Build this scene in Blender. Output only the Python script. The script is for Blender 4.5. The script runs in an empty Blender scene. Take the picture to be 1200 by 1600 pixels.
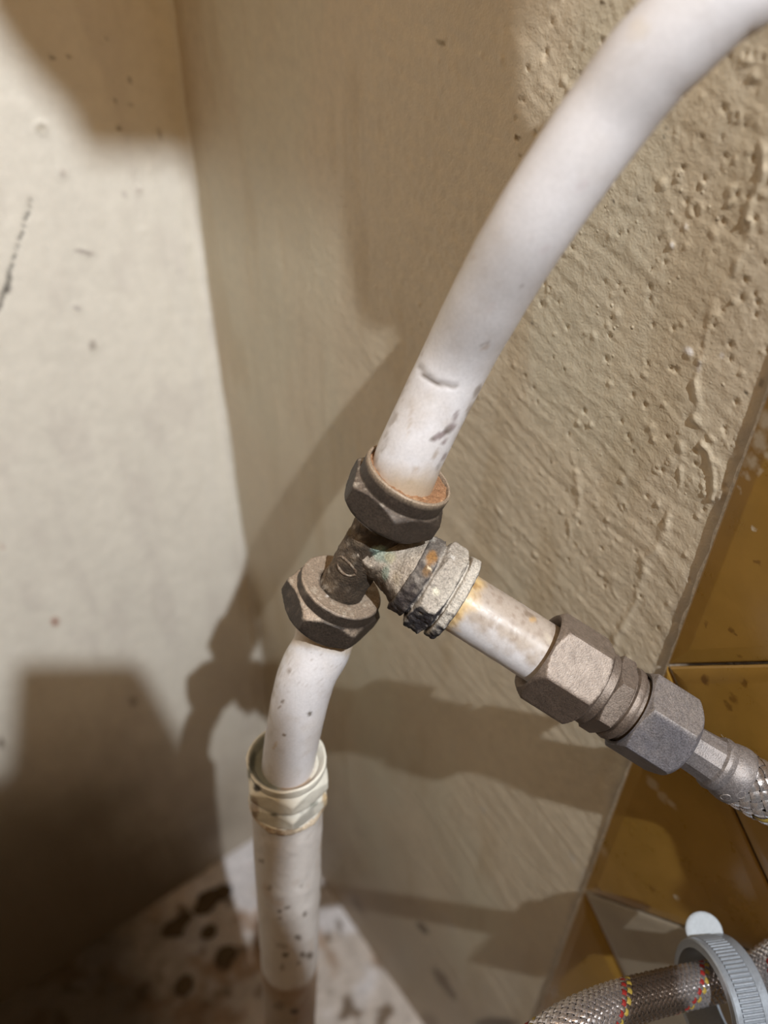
import bpy, math
import numpy as np
from mathutils import Vector, Matrix

sc = bpy.context.scene
C = sc.collection
PI = math.pi

# ---------------------------------------------------------------- calibration
# the photograph's vanishing points give the room's axes in lens coordinates (x right, y down, z forward)
F = 1200.0
v = np.array([-20.0, 1490.0, F]); v /= np.linalg.norm(v)              # straight down
h = np.array([1170.0, 967.0, -F]); h -= h.dot(v) * v; h /= np.linalg.norm(h)   # along the right wall, away from the corner
n = np.cross(v, h)                                                     # out of the right wall, along the left wall
M = np.array([n, h, -v])
CAM = np.array([0.1553, 0.3477, 0.665])                                # lens: 15 cm off the right wall, 67 cm above the floor

def W(px, py, z):
    """pixel + depth (m) -> world"""
    return M @ (np.array([(px - 600) / F, (py - 800) / F, 1.0]) * z) + CAM
def proj(V):
    q = (np.asarray(V) - CAM) @ M
    return 600 + F * q[..., 0] / q[..., 2], 800 + F * q[..., 1] / q[..., 2], q[..., 2]
def on_plane(px, py, axis, off=0.0):
    d = M @ np.array([(px - 600) / F, (py - 800) / F, 1.0])
    return CAM + d * ((off - CAM[axis]) / d[axis])
def onwalls(px, py):
    d = M @ np.array([(px - 600) / F, (py - 800) / F, 1.0])
    ts = [(-CAM[k] / d[k]) for k in range(3) if d[k] < 0]
    return CAM + d * min(t for t in ts if t > 0)

# ---------------------------------------------------------------- camera
cam = bpy.data.cameras.new('camera'); co = bpy.data.objects.new('camera', cam); C.objects.link(co)
R = Matrix(((M[0][0], -M[0][1], -M[0][2]), (M[1][0], -M[1][1], -M[1][2]), (M[2][0], -M[2][1], -M[2][2])))
co.matrix_world = Matrix.Translation(Vector(CAM)) @ R.to_4x4()
cam.sensor_fit = 'AUTO'; cam.sensor_width = 36; cam.lens = 36 * F / 1600
cam.clip_start = 0.004; cam.clip_end = 20
cam.dof.use_dof = True; cam.dof.focus_distance = 0.192; cam.dof.aperture_fstop = 8.0
sc.camera = co

# ---------------------------------------------------------------- world, lights, exposure
wd = bpy.data.worlds.new('room_light'); sc.world = wd; wd.use_nodes = True
bg = wd.node_tree.nodes['Background']; bg.inputs[0].default_value = (1.0, 0.80, 0.55, 1); bg.inputs[1].default_value = 0.035
LAMP = M @ np.array([0.251, -0.222, -0.615]) + CAM                     # torch held behind and above the lens
def lamp(name, kind, loc, energy, col, size):
    l = bpy.data.lights.new(name, kind); l.energy = energy; l.color = col
    if kind == 'AREA': l.size = size
    else: l.shadow_soft_size = size
    o = bpy.data.objects.new(name, l); o.location = loc; C.objects.link(o); return o
lamp('torch_light', 'POINT', LAMP, 39.0, (0.90, 0.955, 1.0), 0.0046)
o = lamp('ceiling_light', 'AREA', (0.27, 0.40, 1.04), 1.0, (1.0, 0.62, 0.27), 0.50)
o.rotation_euler = (Vector((0.27, 0.40, 1.04)) - Vector((0.08, 0.06, 0.55))).to_track_quat('Z', 'Y').to_euler()
sc.view_settings.view_transform = 'Standard'; sc.view_settings.look = 'None'
sc.view_settings.exposure = 0.0; sc.view_settings.gamma = 1.0; sc.view_settings.use_curve_mapping = False

# ---------------------------------------------------------------- numpy helpers
def rgb(r, g, b):
    c = np.array([r, g, b]) / 255.0
    return np.where(c <= 0.04045, c / 12.92, ((c + 0.055) / 1.055) ** 2.4)
def _hash(ix, iy, iz, seed):
    x = (ix * 374761393 + iy * 668265263 + iz * 1440662683 + seed * 1274126177) & 0xFFFFFFFF
    x = ((x ^ (x >> 13)) * 1274126177) & 0xFFFFFFFF
    x = ((x ^ (x >> 16)) * 2246822519) & 0xFFFFFFFF
    return ((x ^ (x >> 15)) & 0xFFFFFF) / float(0xFFFFFF)
def noise(P, scale=1.0, seed=0):
    p = np.asarray(P, float) * scale
    i = np.floor(p).astype(np.int64); f = p - i; u = f * f * (3 - 2 * f)
    out = 0
    for dx in (0, 1):
        for dy in (0, 1):
            for dz in (0, 1):
                w = (u[..., 0] if dx else 1 - u[..., 0]) * (u[..., 1] if dy else 1 - u[..., 1]) * (u[..., 2] if dz else 1 - u[..., 2])
                out = out + w * _hash(i[..., 0] + dx, i[..., 1] + dy, i[..., 2] + dz, seed)
    return out * 2 - 1
def fbm(P, scale, octs=4, seed=0, gain=0.5):
    a, s, o, t = 1.0, scale, 0, 0
    for k in range(octs):
        o = o + a * noise(P, s, seed + k * 17); t += a; a *= gain; s *= 2.03
    return o / t
def sstep(a, b, x):
    t = np.clip((x - a) / (b - a), 0, 1); return t * t * (3 - 2 * t)
def mixc(c, col, m):
    m = np.clip(np.asarray(m), 0, 1)[..., None]
    return c * (1 - m) + np.asarray(col) * m
def segdist(x, y, pts):
    d = np.full(x.shape, 1e9)
    for (ax, ay), (bx, by) in zip(pts[:-1], pts[1:]):
        ux, uy = bx - ax, by - ay
        t = np.clip(((x - ax) * ux + (y - ay) * uy) / max(ux * ux + uy * uy, 1e-9), 0, 1)
        d = np.minimum(d, np.hypot(x - ax - t * ux, y - ay - t * uy))
    return d

# ---------------------------------------------------------------- materials
def material(name, rough=0.6, metal=0.0, spec=0.5, grain=(900, 0.12), bumps=((1500, 0.2, 0.0002),), base=None, rough_var=0.1, coat=0.0, sss=0.0):
    """base colour = the mesh's own colour attribute 'tint' (or a fixed colour) times a fine procedural grain; bumps = (scale, strength, distance)"""
    m = bpy.data.materials.new(name); m.use_nodes = True
    t = m.node_tree; b = t.nodes['Principled BSDF']; N = t.nodes.new; L = t.links.new
    tc = N('ShaderNodeTexCoord')
    if base is None:
        a = N('ShaderNodeAttribute'); a.attribute_name = 'tint'; col = a.outputs['Color']
    else:
        c = N('ShaderNodeRGB'); c.outputs[0].default_value = (*base, 1); col = c.outputs[0]
    nz = N('ShaderNodeTexNoise'); nz.inputs['Scale'].default_value = grain[0]; nz.inputs['Detail'].default_value = 6; nz.inputs['Roughness'].default_value = 0.65
    L(tc.outputs['Object'], nz.inputs['Vector'])
    mr = N('ShaderNodeMapRange'); mr.inputs[1].default_value = 0.25; mr.inputs[2].default_value = 0.75
    mr.inputs[3].default_value = 1 - grain[1] * 2; mr.inputs[4].default_value = 1 + grain[1] * 2
    L(nz.outputs[0], mr.inputs[0])
    mx = N('ShaderNodeVectorMath'); mx.operation = 'SCALE'; L(col, mx.inputs[0]); L(mr.outputs[0], mx.inputs[3])
    L(mx.outputs[0], b.inputs['Base Color'])
    b.inputs['Metallic'].default_value = metal; b.inputs['Specular IOR Level'].default_value = spec
    r2 = N('ShaderNodeMapRange'); r2.inputs[1].default_value = 0.3; r2.inputs[2].default_value = 0.7
    r2.inputs[3].default_value = max(rough - rough_var, 0.05); r2.inputs[4].default_value = min(rough + rough_var, 1)
    L(nz.outputs[0], r2.inputs[0]); L(r2.outputs[0], b.inputs['Roughness'])
    b.inputs['Coat Weight'].default_value = coat
    if sss:
        b.inputs['Subsurface Weight'].default_value = sss; b.inputs['Subsurface Scale'].default_value = 0.002
    prev = None
    for sc_, st, di in bumps:
        k = N('ShaderNodeTexNoise'); k.inputs['Scale'].default_value = sc_; k.inputs['Detail'].default_value = 5
        L(tc.outputs['Object'], k.inputs['Vector'])
        bp = N('ShaderNodeBump'); bp.inputs['Strength'].default_value = st; bp.inputs['Distance'].default_value = di
        L(k.outputs[0], bp.inputs['Height'])
        if prev: L(prev, bp.inputs['Normal'])
        prev = bp.outputs[0]
    if prev: L(prev, b.inputs['Normal'])
    return m

def add_specks(m, scale, dist, lo=.45):
    """fine grit under the paint: scattered round specks as a bump"""
    t = m.node_tree; b = t.nodes['Principled BSDF']; N = t.nodes.new; L = t.links.new
    g = N('ShaderNodeNewGeometry')
    vo = N('ShaderNodeTexVoronoi'); vo.inputs['Scale'].default_value = scale; L(g.outputs['Position'], vo.inputs['Vector'])
    mr = N('ShaderNodeMapRange'); mr.inputs[1].default_value = .08; mr.inputs[2].default_value = .26; mr.inputs[3].default_value = 1; mr.inputs[4].default_value = 0; L(vo.outputs['Distance'], mr.inputs[0])
    sp = N('ShaderNodeSeparateColor'); L(vo.outputs['Color'], sp.inputs[0])
    gt = N('ShaderNodeMath'); gt.operation = 'GREATER_THAN'; gt.inputs[1].default_value = lo; L(sp.outputs[0], gt.inputs[0])
    nz = N('ShaderNodeTexNoise'); nz.inputs['Scale'].default_value = 40; L(g.outputs['Position'], nz.inputs['Vector'])
    m2 = N('ShaderNodeMapRange'); m2.inputs[1].default_value = .45; m2.inputs[2].default_value = .6; L(nz.outputs[0], m2.inputs[0])
    a = N('ShaderNodeMath'); a.operation = 'MULTIPLY'; L(mr.outputs[0], a.inputs[0]); L(gt.outputs[0], a.inputs[1])
    c = N('ShaderNodeMath'); c.operation = 'MULTIPLY'; L(a.outputs[0], c.inputs[0]); L(m2.outputs[0], c.inputs[1])
    bp = N('ShaderNodeBump'); bp.inputs['Strength'].default_value = .8; bp.inputs['Distance'].default_value = dist; L(c.outputs[0], bp.inputs['Height'])
    old = b.inputs['Normal'].links[0].from_socket; L(old, bp.inputs['Normal']); L(bp.outputs[0], b.inputs['Normal'])
def add_spots(m, spots, noise_scale=300, warp=0.002):
    """stains with a place of their own: (world point, radius, colour, strength)"""
    t = m.node_tree; b = t.nodes['Principled BSDF']; N = t.nodes.new; L = t.links.new
    cur = b.inputs['Base Color'].links[0].from_socket
    g = N('ShaderNodeNewGeometry')
    nz = N('ShaderNodeTexNoise'); nz.inputs['Scale'].default_value = noise_scale; nz.inputs['Detail'].default_value = 4
    L(g.outputs['Position'], nz.inputs['Vector'])
    sub = N('ShaderNodeVectorMath'); sub.operation = 'SUBTRACT'; L(nz.outputs['Color'], sub.inputs[0]); sub.inputs[1].default_value = (.5, .5, .5)
    scl = N('ShaderNodeVectorMath'); scl.operation = 'SCALE'; L(sub.outputs[0], scl.inputs[0]); scl.inputs[3].default_value = warp
    ad = N('ShaderNodeVectorMath'); ad.operation = 'ADD'; L(g.outputs['Position'], ad.inputs[0]); L(scl.outputs[0], ad.inputs[1])
    for p, r, colr, st in spots:
        d = N('ShaderNodeVectorMath'); d.operation = 'DISTANCE'; L(ad.outputs[0], d.inputs[0]); d.inputs[1].default_value = tuple(p)
        mr = N('ShaderNodeMapRange'); mr.inputs[1].default_value = r; mr.inputs[2].default_value = r * 0.45; mr.inputs[3].default_value = 0; mr.inputs[4].default_value = st
        L(d.outputs['Value'], mr.inputs[0])
        mx = N('ShaderNodeMix'); mx.data_type = 'RGBA'; L(mr.outputs[0], mx.inputs[0]); L(cur, mx.inputs[6]); mx.inputs[7].default_value = (*colr, 1)
        cur = mx.outputs[2]
    L(cur, b.inputs['Base Color'])

MT = {
    'paint_left': material('cream_wall_paint', 0.55, grain=(160, 0.03), bumps=((120, 0.25, 0.002), (900, 0.15, 0.0004))),
    'paint_right': material('beige_wall_paint', 0.5, grain=(220, 0.05), bumps=((420, 0.30, 0.0007), (1500, 0.45, 0.0003))),
    'floor': material('dirty_concrete', 0.85, grain=(120, 0.12), bumps=((200, 0.5, 0.002), (900, 0.4, 0.0006))),
    'bed': material('tile_mortar', 0.85, grain=(700, 0.2), bumps=((500, 0.6, 0.0008),)),
    'amber': material('amber_glazed_tile', 0.32, grain=(60, 0.07), bumps=((90, 0.15, 0.0008), (700, 0.06, 0.0003)), base=tuple(rgb(150, 114, 50)), rough_var=0.1),
    'grey': material('grey_glazed_tile', 0.4, grain=(60, 0.07), bumps=((90, 0.15, 0.0008),), base=tuple(rgb(158, 146, 128))),
    'plastic': material('white_pipe_plastic', 0.4, grain=(1400, 0.05), bumps=((260, 0.08, 0.0004),), sss=0.0),
    'riser': material('white_painted_steel', 0.5, grain=(500, 0.04), bumps=((170, 0.3, 0.001), (900, 0.1, 0.0003))),
    'brass': material('tarnished_brass', 0.6, 0.2, grain=(2200, 0.30), bumps=((1300, 0.35, 0.0004), (4200, 0.3, 0.0002))),
    'dust': material('dusty_brass', 0.8, 0.05, grain=(2600, 0.28), bumps=((2600, 0.6, 0.0004), (6000, 0.4, 0.0002))),
    'crust': material('lime_crusted_brass', 0.85, 0.0, grain=(1800, 0.25), bumps=((1500, 0.8, 0.0007), (4000, 0.6, 0.0003))),
    'plated': material('dusty_plated_brass', 0.52, 0.45, grain=(2600, 0.26), bumps=((2600, 0.35, 0.0003),), rough_var=0.12),
    'steel': material('braided_steel', 0.24, 0.85, grain=(2500, 0.12), bumps=((4000, 0.15, 0.0001),)),
    'thread': material('marker_thread', 0.5, 0.0, grain=(2500, 0.1), bumps=()),
    'zinc': material('zinc_grey_plastic', 0.38, 0.35, grain=(1500, 0.06), bumps=((1500, 0.1, 0.0002),)),
    'tab': material('pale_matt_plastic', 0.7, grain=(900, 0.08), bumps=((500, 0.15, 0.0003),)),
    'rubber': material('black_rubber_core', 0.8, base=(0.015, 0.014, 0.013), bumps=()),
    'panel': material('shadow_board_chipboard', 0.8, grain=(150, 0.15), bumps=((200, 0.3, 0.001),), base=tuple(rgb(150, 128, 98))),
    'dirt': material('dark_dirt', 0.9, grain=(500, 0.2), bumps=((700, 0.6, 0.0008),), base=tuple(rgb(80, 64, 42))),
    'fluff': material('grey_fluff', 0.9, grain=(500, 0.1), bumps=(), base=tuple(rgb(165, 155, 145))),
}

add_specks(MT['paint_right'], 420, .0005)
# ---------------------------------------------------------------- object helpers
def thing(name, label, cat, loc, group=None):
    o = bpy.data.objects.new(name, None); C.objects.link(o); o.location = tuple(loc); o.empty_display_size = 0.01
    o['label'] = label; o['category'] = cat
    if group: o['group'] = group
    return o
def build(name, V, Fc, mat, parent=None, tint=None, sharp=40, label=None, uniform=None):
    V = np.asarray(V, float)
    loc = np.array(parent.location) if parent is not None else np.zeros(3)
    pl = parent
    while pl is not None and pl.parent is not None:
        pl = pl.parent; loc = loc + np.array(pl.location)
    me = bpy.data.meshes.new(name)
    me.vertices.add(len(V)); me.vertices.foreach_set('co', (V - loc).ravel())
    if isinstance(Fc, np.ndarray) and Fc.ndim == 2:
        k = Fc.shape[1]; nf = len(Fc)
        me.loops.add(nf * k); me.loops.foreach_set('vertex_index', Fc.astype(np.int32).ravel())
        me.polygons.add(nf); me.polygons.foreach_set('loop_start', np.arange(nf, dtype=np.int32) * k)
        me.polygons.foreach_set('loop_total', np.full(nf, k, np.int32))
    else:
        idx = [i for f in Fc for i in f]; tot = [len(f) for f in Fc]
        me.loops.add(len(idx)); me.loops.foreach_set('vertex_index', np.array(idx, np.int32))
        me.polygons.add(len(Fc)); me.polygons.foreach_set('loop_start', np.cumsum([0] + tot[:-1]).astype(np.int32))
        me.polygons.foreach_set('loop_total', np.array(tot, np.int32))
    me.polygons.foreach_set('use_smooth', np.ones(len(me.polygons), bool))
    me.update(calc_edges=True); me.validate()
    if sharp: me.set_sharp_from_angle(angle=math.radians(sharp))
    nr = np.zeros(len(V) * 3); me.vertices.foreach_get('normal', nr); nr = nr.reshape(-1, 3)
    if tint is not None:
        c = tint(V, nr) if callable(tint) else np.tile(np.asarray(tint), (len(V), 1))
        at = me.color_attributes.new('tint', 'FLOAT_COLOR', 'POINT')
        at.data.foreach_set('color', np.concatenate([np.clip(c, 0, 1), np.ones((len(V), 1))], 1).astype(np.float32).ravel())
    me.materials.append(MT[mat])
    o = bpy.data.objects.new(name, me); C.objects.link(o)
    if parent is not None: o.parent = parent
    if label: o['label'] = label
    return o
def gridfaces(nu, nv, closev=False):
    i = np.arange(nu - 1)[:, None]; j = np.arange(nv if closev else nv - 1)[None, :]; j2 = (j + 1) % nv
    return np.stack([i * nv + j, i * nv + j2, (i + 1) * nv + j2, (i + 1) * nv + j], -1).reshape(-1, 4)
def unit(a): a = np.asarray(a, float); return a / np.linalg.norm(a)
def spline(pts, m=24):
    P = [np.asarray(p, float) for p in pts]; P = [2 * P[0] - P[1]] + P + [2 * P[-1] - P[-2]]
    out = []
    for k in range(1, len(P) - 2):
        for i in range(m):
            t = i / m; a, b, c, d = P[k - 1:k + 3]
            out.append(0.5 * ((2 * b) + (c - a) * t + (2 * a - 5 * b + 4 * c - d) * t * t + (3 * b - a - 3 * c + d) * t ** 3))
    out.append(P[-2]); return np.array(out)
def resample(P, step):
    s = np.concatenate([[0], np.cumsum(np.linalg.norm(np.diff(P, axis=0), axis=1))])
    k = max(int(s[-1] / step), 2); q = np.linspace(0, s[-1], k + 1)
    return np.stack([np.interp(q, s, P[:, i]) for i in range(3)], 1), q
def frames(P, up=(0, 0, 1)):
    T = np.gradient(P, axis=0); T /= np.linalg.norm(T, axis=1)[:, None]
    u = np.cross(T[0], up); u = unit(u if np.linalg.norm(u) > .1 else np.cross(T[0], (1, 0, 0))); U = []
    for t in T:
        u = unit(u - u.dot(t) * t); U.append(u)
    U = np.array(U); return T, U, np.cross(T, U)
def tube(P, r, seg=64, disp=None, caps=True):
    T, U, B = frames(P); a = np.arange(seg) / seg * 2 * PI
    r = np.broadcast_to(np.asarray(r, float), (len(P),))
    D = U[:, None] * np.cos(a)[None, :, None] + B[:, None] * np.sin(a)[None, :, None]
    V = P[:, None] + D * r[:, None, None]
    if disp is not None: V = V + D * disp(V)[..., None]
    V = V.reshape(-1, 3); Fc = gridfaces(len(P), seg, True)
    if caps:
        Fc = [tuple(f) for f in Fc] + [tuple(range(seg))[::-1], tuple(range(len(V) - seg, len(V)))]
    return V, Fc
def nut(org, axis, ref, rows, seg=96, disp=None, phase=0.0, sides=6):
    """rows: (height along axis, round radius, apothem or None). A hexagon cut by the round radius gives the turned chamfers."""
    ax = unit(axis); u = unit(np.asarray(ref) - np.dot(ref, ax) * ax); w = np.cross(ax, u)
    th = np.arange(seg) / seg * 2 * PI; V = []
    fine = []
    for r0, r1 in zip(rows[:-1], rows[1:]):
        m = max(1, int(math.hypot(r1[0] - r0[0], r1[1] - r0[1]) / .0007)) if r0[2] == r1[2] else 1
        fine += [(r0[0] + (r1[0] - r0[0]) * i / m, r0[1] + (r1[1] - r0[1]) * i / m, r0[2]) for i in range(m)]
    rows = fine + [rows[-1]]
    for hh, rr, ap in rows:
        r = np.full(seg, rr)
        if ap:
            q = (th - phase + PI / sides) % (2 * PI / sides) - PI / sides
            r = np.minimum(r, ap / np.cos(PI / sides - np.abs(q)) if False else ap / np.cos(((th - phase) % (2 * PI / sides)) - PI / sides))
        V.append(np.asarray(org) + ax * hh + (u[None] * np.cos(th)[:, None] + w[None] * np.sin(th)[:, None]) * r[:, None])
    V = np.array(V)
    if disp is not None:
        c = np.asarray(org) + ax * np.array([x[0] for x in rows])[:, None]
        D = V - c[:, None]; D /= np.maximum(np.linalg.norm(D, axis=2, keepdims=True), 1e-9)
        V = V + D * disp(V)[..., None]
    V = V.reshape(-1, 3); Fc = gridfaces(len(rows), seg, True)
    return V, Fc
def hexrows(h0, h1, ap, ch0=0.002, ch1=0.002, drop=1.0, k=5, mid=4):
    """rows of a hexagon prism from h0 to h1 with turned chamfers at its ends"""
    R_ = ap / math.cos(PI / 6) + 0.00003; r0 = ap * drop; out = []
    if ch0:
        for i in range(k + 1): out.append((h0 + ch0 * i / k, r0 + (R_ - r0) * i / k, ap))
    else: out.append((h0, R_, ap))
    for i in range(1, mid): out.append((h0 + ch0 + (h1 - ch1 - h0 - ch0) * i / mid, R_, ap))
    if ch1:
        for i in range(k + 1): out.append((h1 - ch1 + ch1 * i / k, R_ + (r0 - R_) * i / k, ap))
    else: out.append((h1, R_, ap))
    return out
def stains(c, V, nr, lst, front=True):
    """lst: (px, py, rx, ry, angle deg, colour, strength): dirt marks set on the surface"""
    x, y, z = proj(V)
    vis = (np.einsum('ij,ij->i', CAM - V, nr) > 0) if front else np.ones(len(V), bool)
    wob = fbm(V, 700, 3, 5)
    for px, py, rx, ry, an, col, st in lst:
        a = math.radians(an); dx, dy = x - px, y - py
        q = np.hypot((dx * math.cos(a) + dy * math.sin(a)) / rx, (-dx * math.sin(a) + dy * math.cos(a)) / ry) + wob * 0.45
        c = mixc(c, col, st * vis * (1 - sstep(0.6, 1.15, q)))
    return c

# ================================================================ SETTING
YE = 0.2831                                   # edge of the plaster, start of the tiles
def axis_samples(*spans):
    out = []
    for a, b, st in spans:
        k = max(int(round((b - a) / st)), 1); out += list(a + (b - a) * np.arange(k) / k)
    out.append(spans[-1][1]); return np.array(out)

# ---- left wall (plane y = 0)
def left_wall():
    X = axis_samples((0, .012, .0006), (.012, .3, .0011), (.3, 1.0, .05)); Z = axis_samples((0, .08, .002), (.08, .72, .0012), (.72, 1.3, .03))
    xx, zz = np.meshgrid(X, Z, indexing='ij'); P = np.stack([xx, np.zeros_like(xx), zz], -1)
    rr = 0.006 + 0.0025 * noise(P * [0, 0, 1], 14, 3)
    t = np.clip(1 - xx / rr, 0, 1)
    y = rr * (1 - np.sqrt(np.maximum(1 - t ** 2, 0)))                       # paint runs round into the corner
    y += 0.0014 * np.exp(-((xx - 0.0100) / 0.0052) ** 2) * (0.8 + 0.4 * noise(P, 30, 8))
    y += 0.0006 * fbm(P * [1, 1, .5], 28, 3, 1) + 0.00022 * fbm(P * [1.6, 1, .5], 130, 3, 2)
    px, py, _ = proj(P)
    crack = [(-30, 520), (0, 478), (12, 450), (17, 420), (30, 385), (40, 350), (48, 310)]
    wob = 3 * noise(P, 260, 4)
    dc = segdist(px + wob, py, crack); wd_ = np.interp(py, [310, 400, 445, 480], [0.8, 1.6, 3.5, 3])
    y -= 0.0009 * (1 - sstep(wd_ * .5, wd_ * 1.5, dc))
    ring = np.abs(np.hypot(px - 65, (py - 200)) - 8)
    y += 0.0007 * (1 - sstep(1, 4, ring))
    for bx, by, br, bh in [(135, 395, 9, .0004), (145, 540, 8, .0005), (120, 480, 7, .0004), (215, 297, 6, .0004), (295, 380, 6, .0003), (98, 270, 10, .0005), (225, 360, 6, .0004)]:
        y += bh * np.exp(-(np.hypot(px - bx, py - by) / br) ** 2)
    P[..., 1] = y
    V = P.reshape(-1, 3); px, py = px.ravel(), py.ravel(); dc = dc.ravel()
    def tint(V, nr):
        c = np.tile(rgb(234, 228, 216), (len(V), 1))
        c *= (1 + 0.05 * fbm(V * [1.3, 1, .5], 40, 4, 11))[:, None]
        c = mixc(c, rgb(205, 196, 188), 0.28 * sstep(.0, .5, fbm(V * [1, 1, .35], 70, 3, 21)))
        c = mixc(c, rgb(60, 55, 50), 0.8 * (1 - sstep(wd_.ravel() * .5, wd_.ravel() * 1.4, dc)))
        dk, br, rd = rgb(120, 110, 98), rgb(100, 78, 48), rgb(176, 128, 108)
        c = stains(c, V, nr, [(12, 452, 5, 7, 20, rgb(60, 52, 48), .9), (65, 200, 10, 9, 0, rgb(178, 168, 150), .6), (136, 395, 16, 4, 15, rgb(176, 166, 158), .9),
            (118, 391, 3, 3, 0, rgb(165, 155, 148), .8), (145, 538, 7, 10, 10, rgb(172, 162, 152), .8), (120, 481, 8, 5, 30, rgb(188, 180, 175), .8),
            (80, 89, 8, 3, 20, dk, .7), (108, 89, 3, 2, 0, dk, .7), (202, 125, 3, 6, 0, dk, .8), (186, 200, 5, 4, 0, br, .8), (180, 158, 3, 4, 0, br, .7), (165, 62, 9, 2, -35, dk, .4),
            (204, 162, 3, 3, 0, br, .6), (250, 210, 3, 10, 0, br, .5), (217, 297, 5, 4, 0, rgb(196, 182, 172), .7),
            (86, 971, 8, 8, 0, rd, .6), (85, 972, 4, 4, 0, rgb(150, 92, 72), .7), (2, 1160, 5, 9, 0, rgb(110, 95, 80), .8), (208, 1096, 8, 9, 0, rgb(120, 105, 90), .5),
            (4, 855, 4, 5, 0, rd, .5), (45, 315, 3, 10, 5, rgb(190, 182, 170), .6), (98, 270, 6, 10, 0, rgb(196, 186, 176), .6), (195, 305, 4, 5, 0, rgb(196, 186, 180), .6)])
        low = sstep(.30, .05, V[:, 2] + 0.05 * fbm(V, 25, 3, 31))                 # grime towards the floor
        low_shade = sstep(.10, .22, V[:, 0] + .35 * (.30 - V[:, 2]) + .03 * fbm(V, 18, 3, 33)) * sstep(.34, .16, V[:, 2])  # shade of the dark lower left, painted into the wall colour
        return mixc(mixc(c, rgb(148, 126, 96), 0.5 * low), rgb(78, 60, 34), .8 * low_shade)
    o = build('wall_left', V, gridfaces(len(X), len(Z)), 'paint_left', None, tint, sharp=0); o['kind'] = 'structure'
left_wall()

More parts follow.
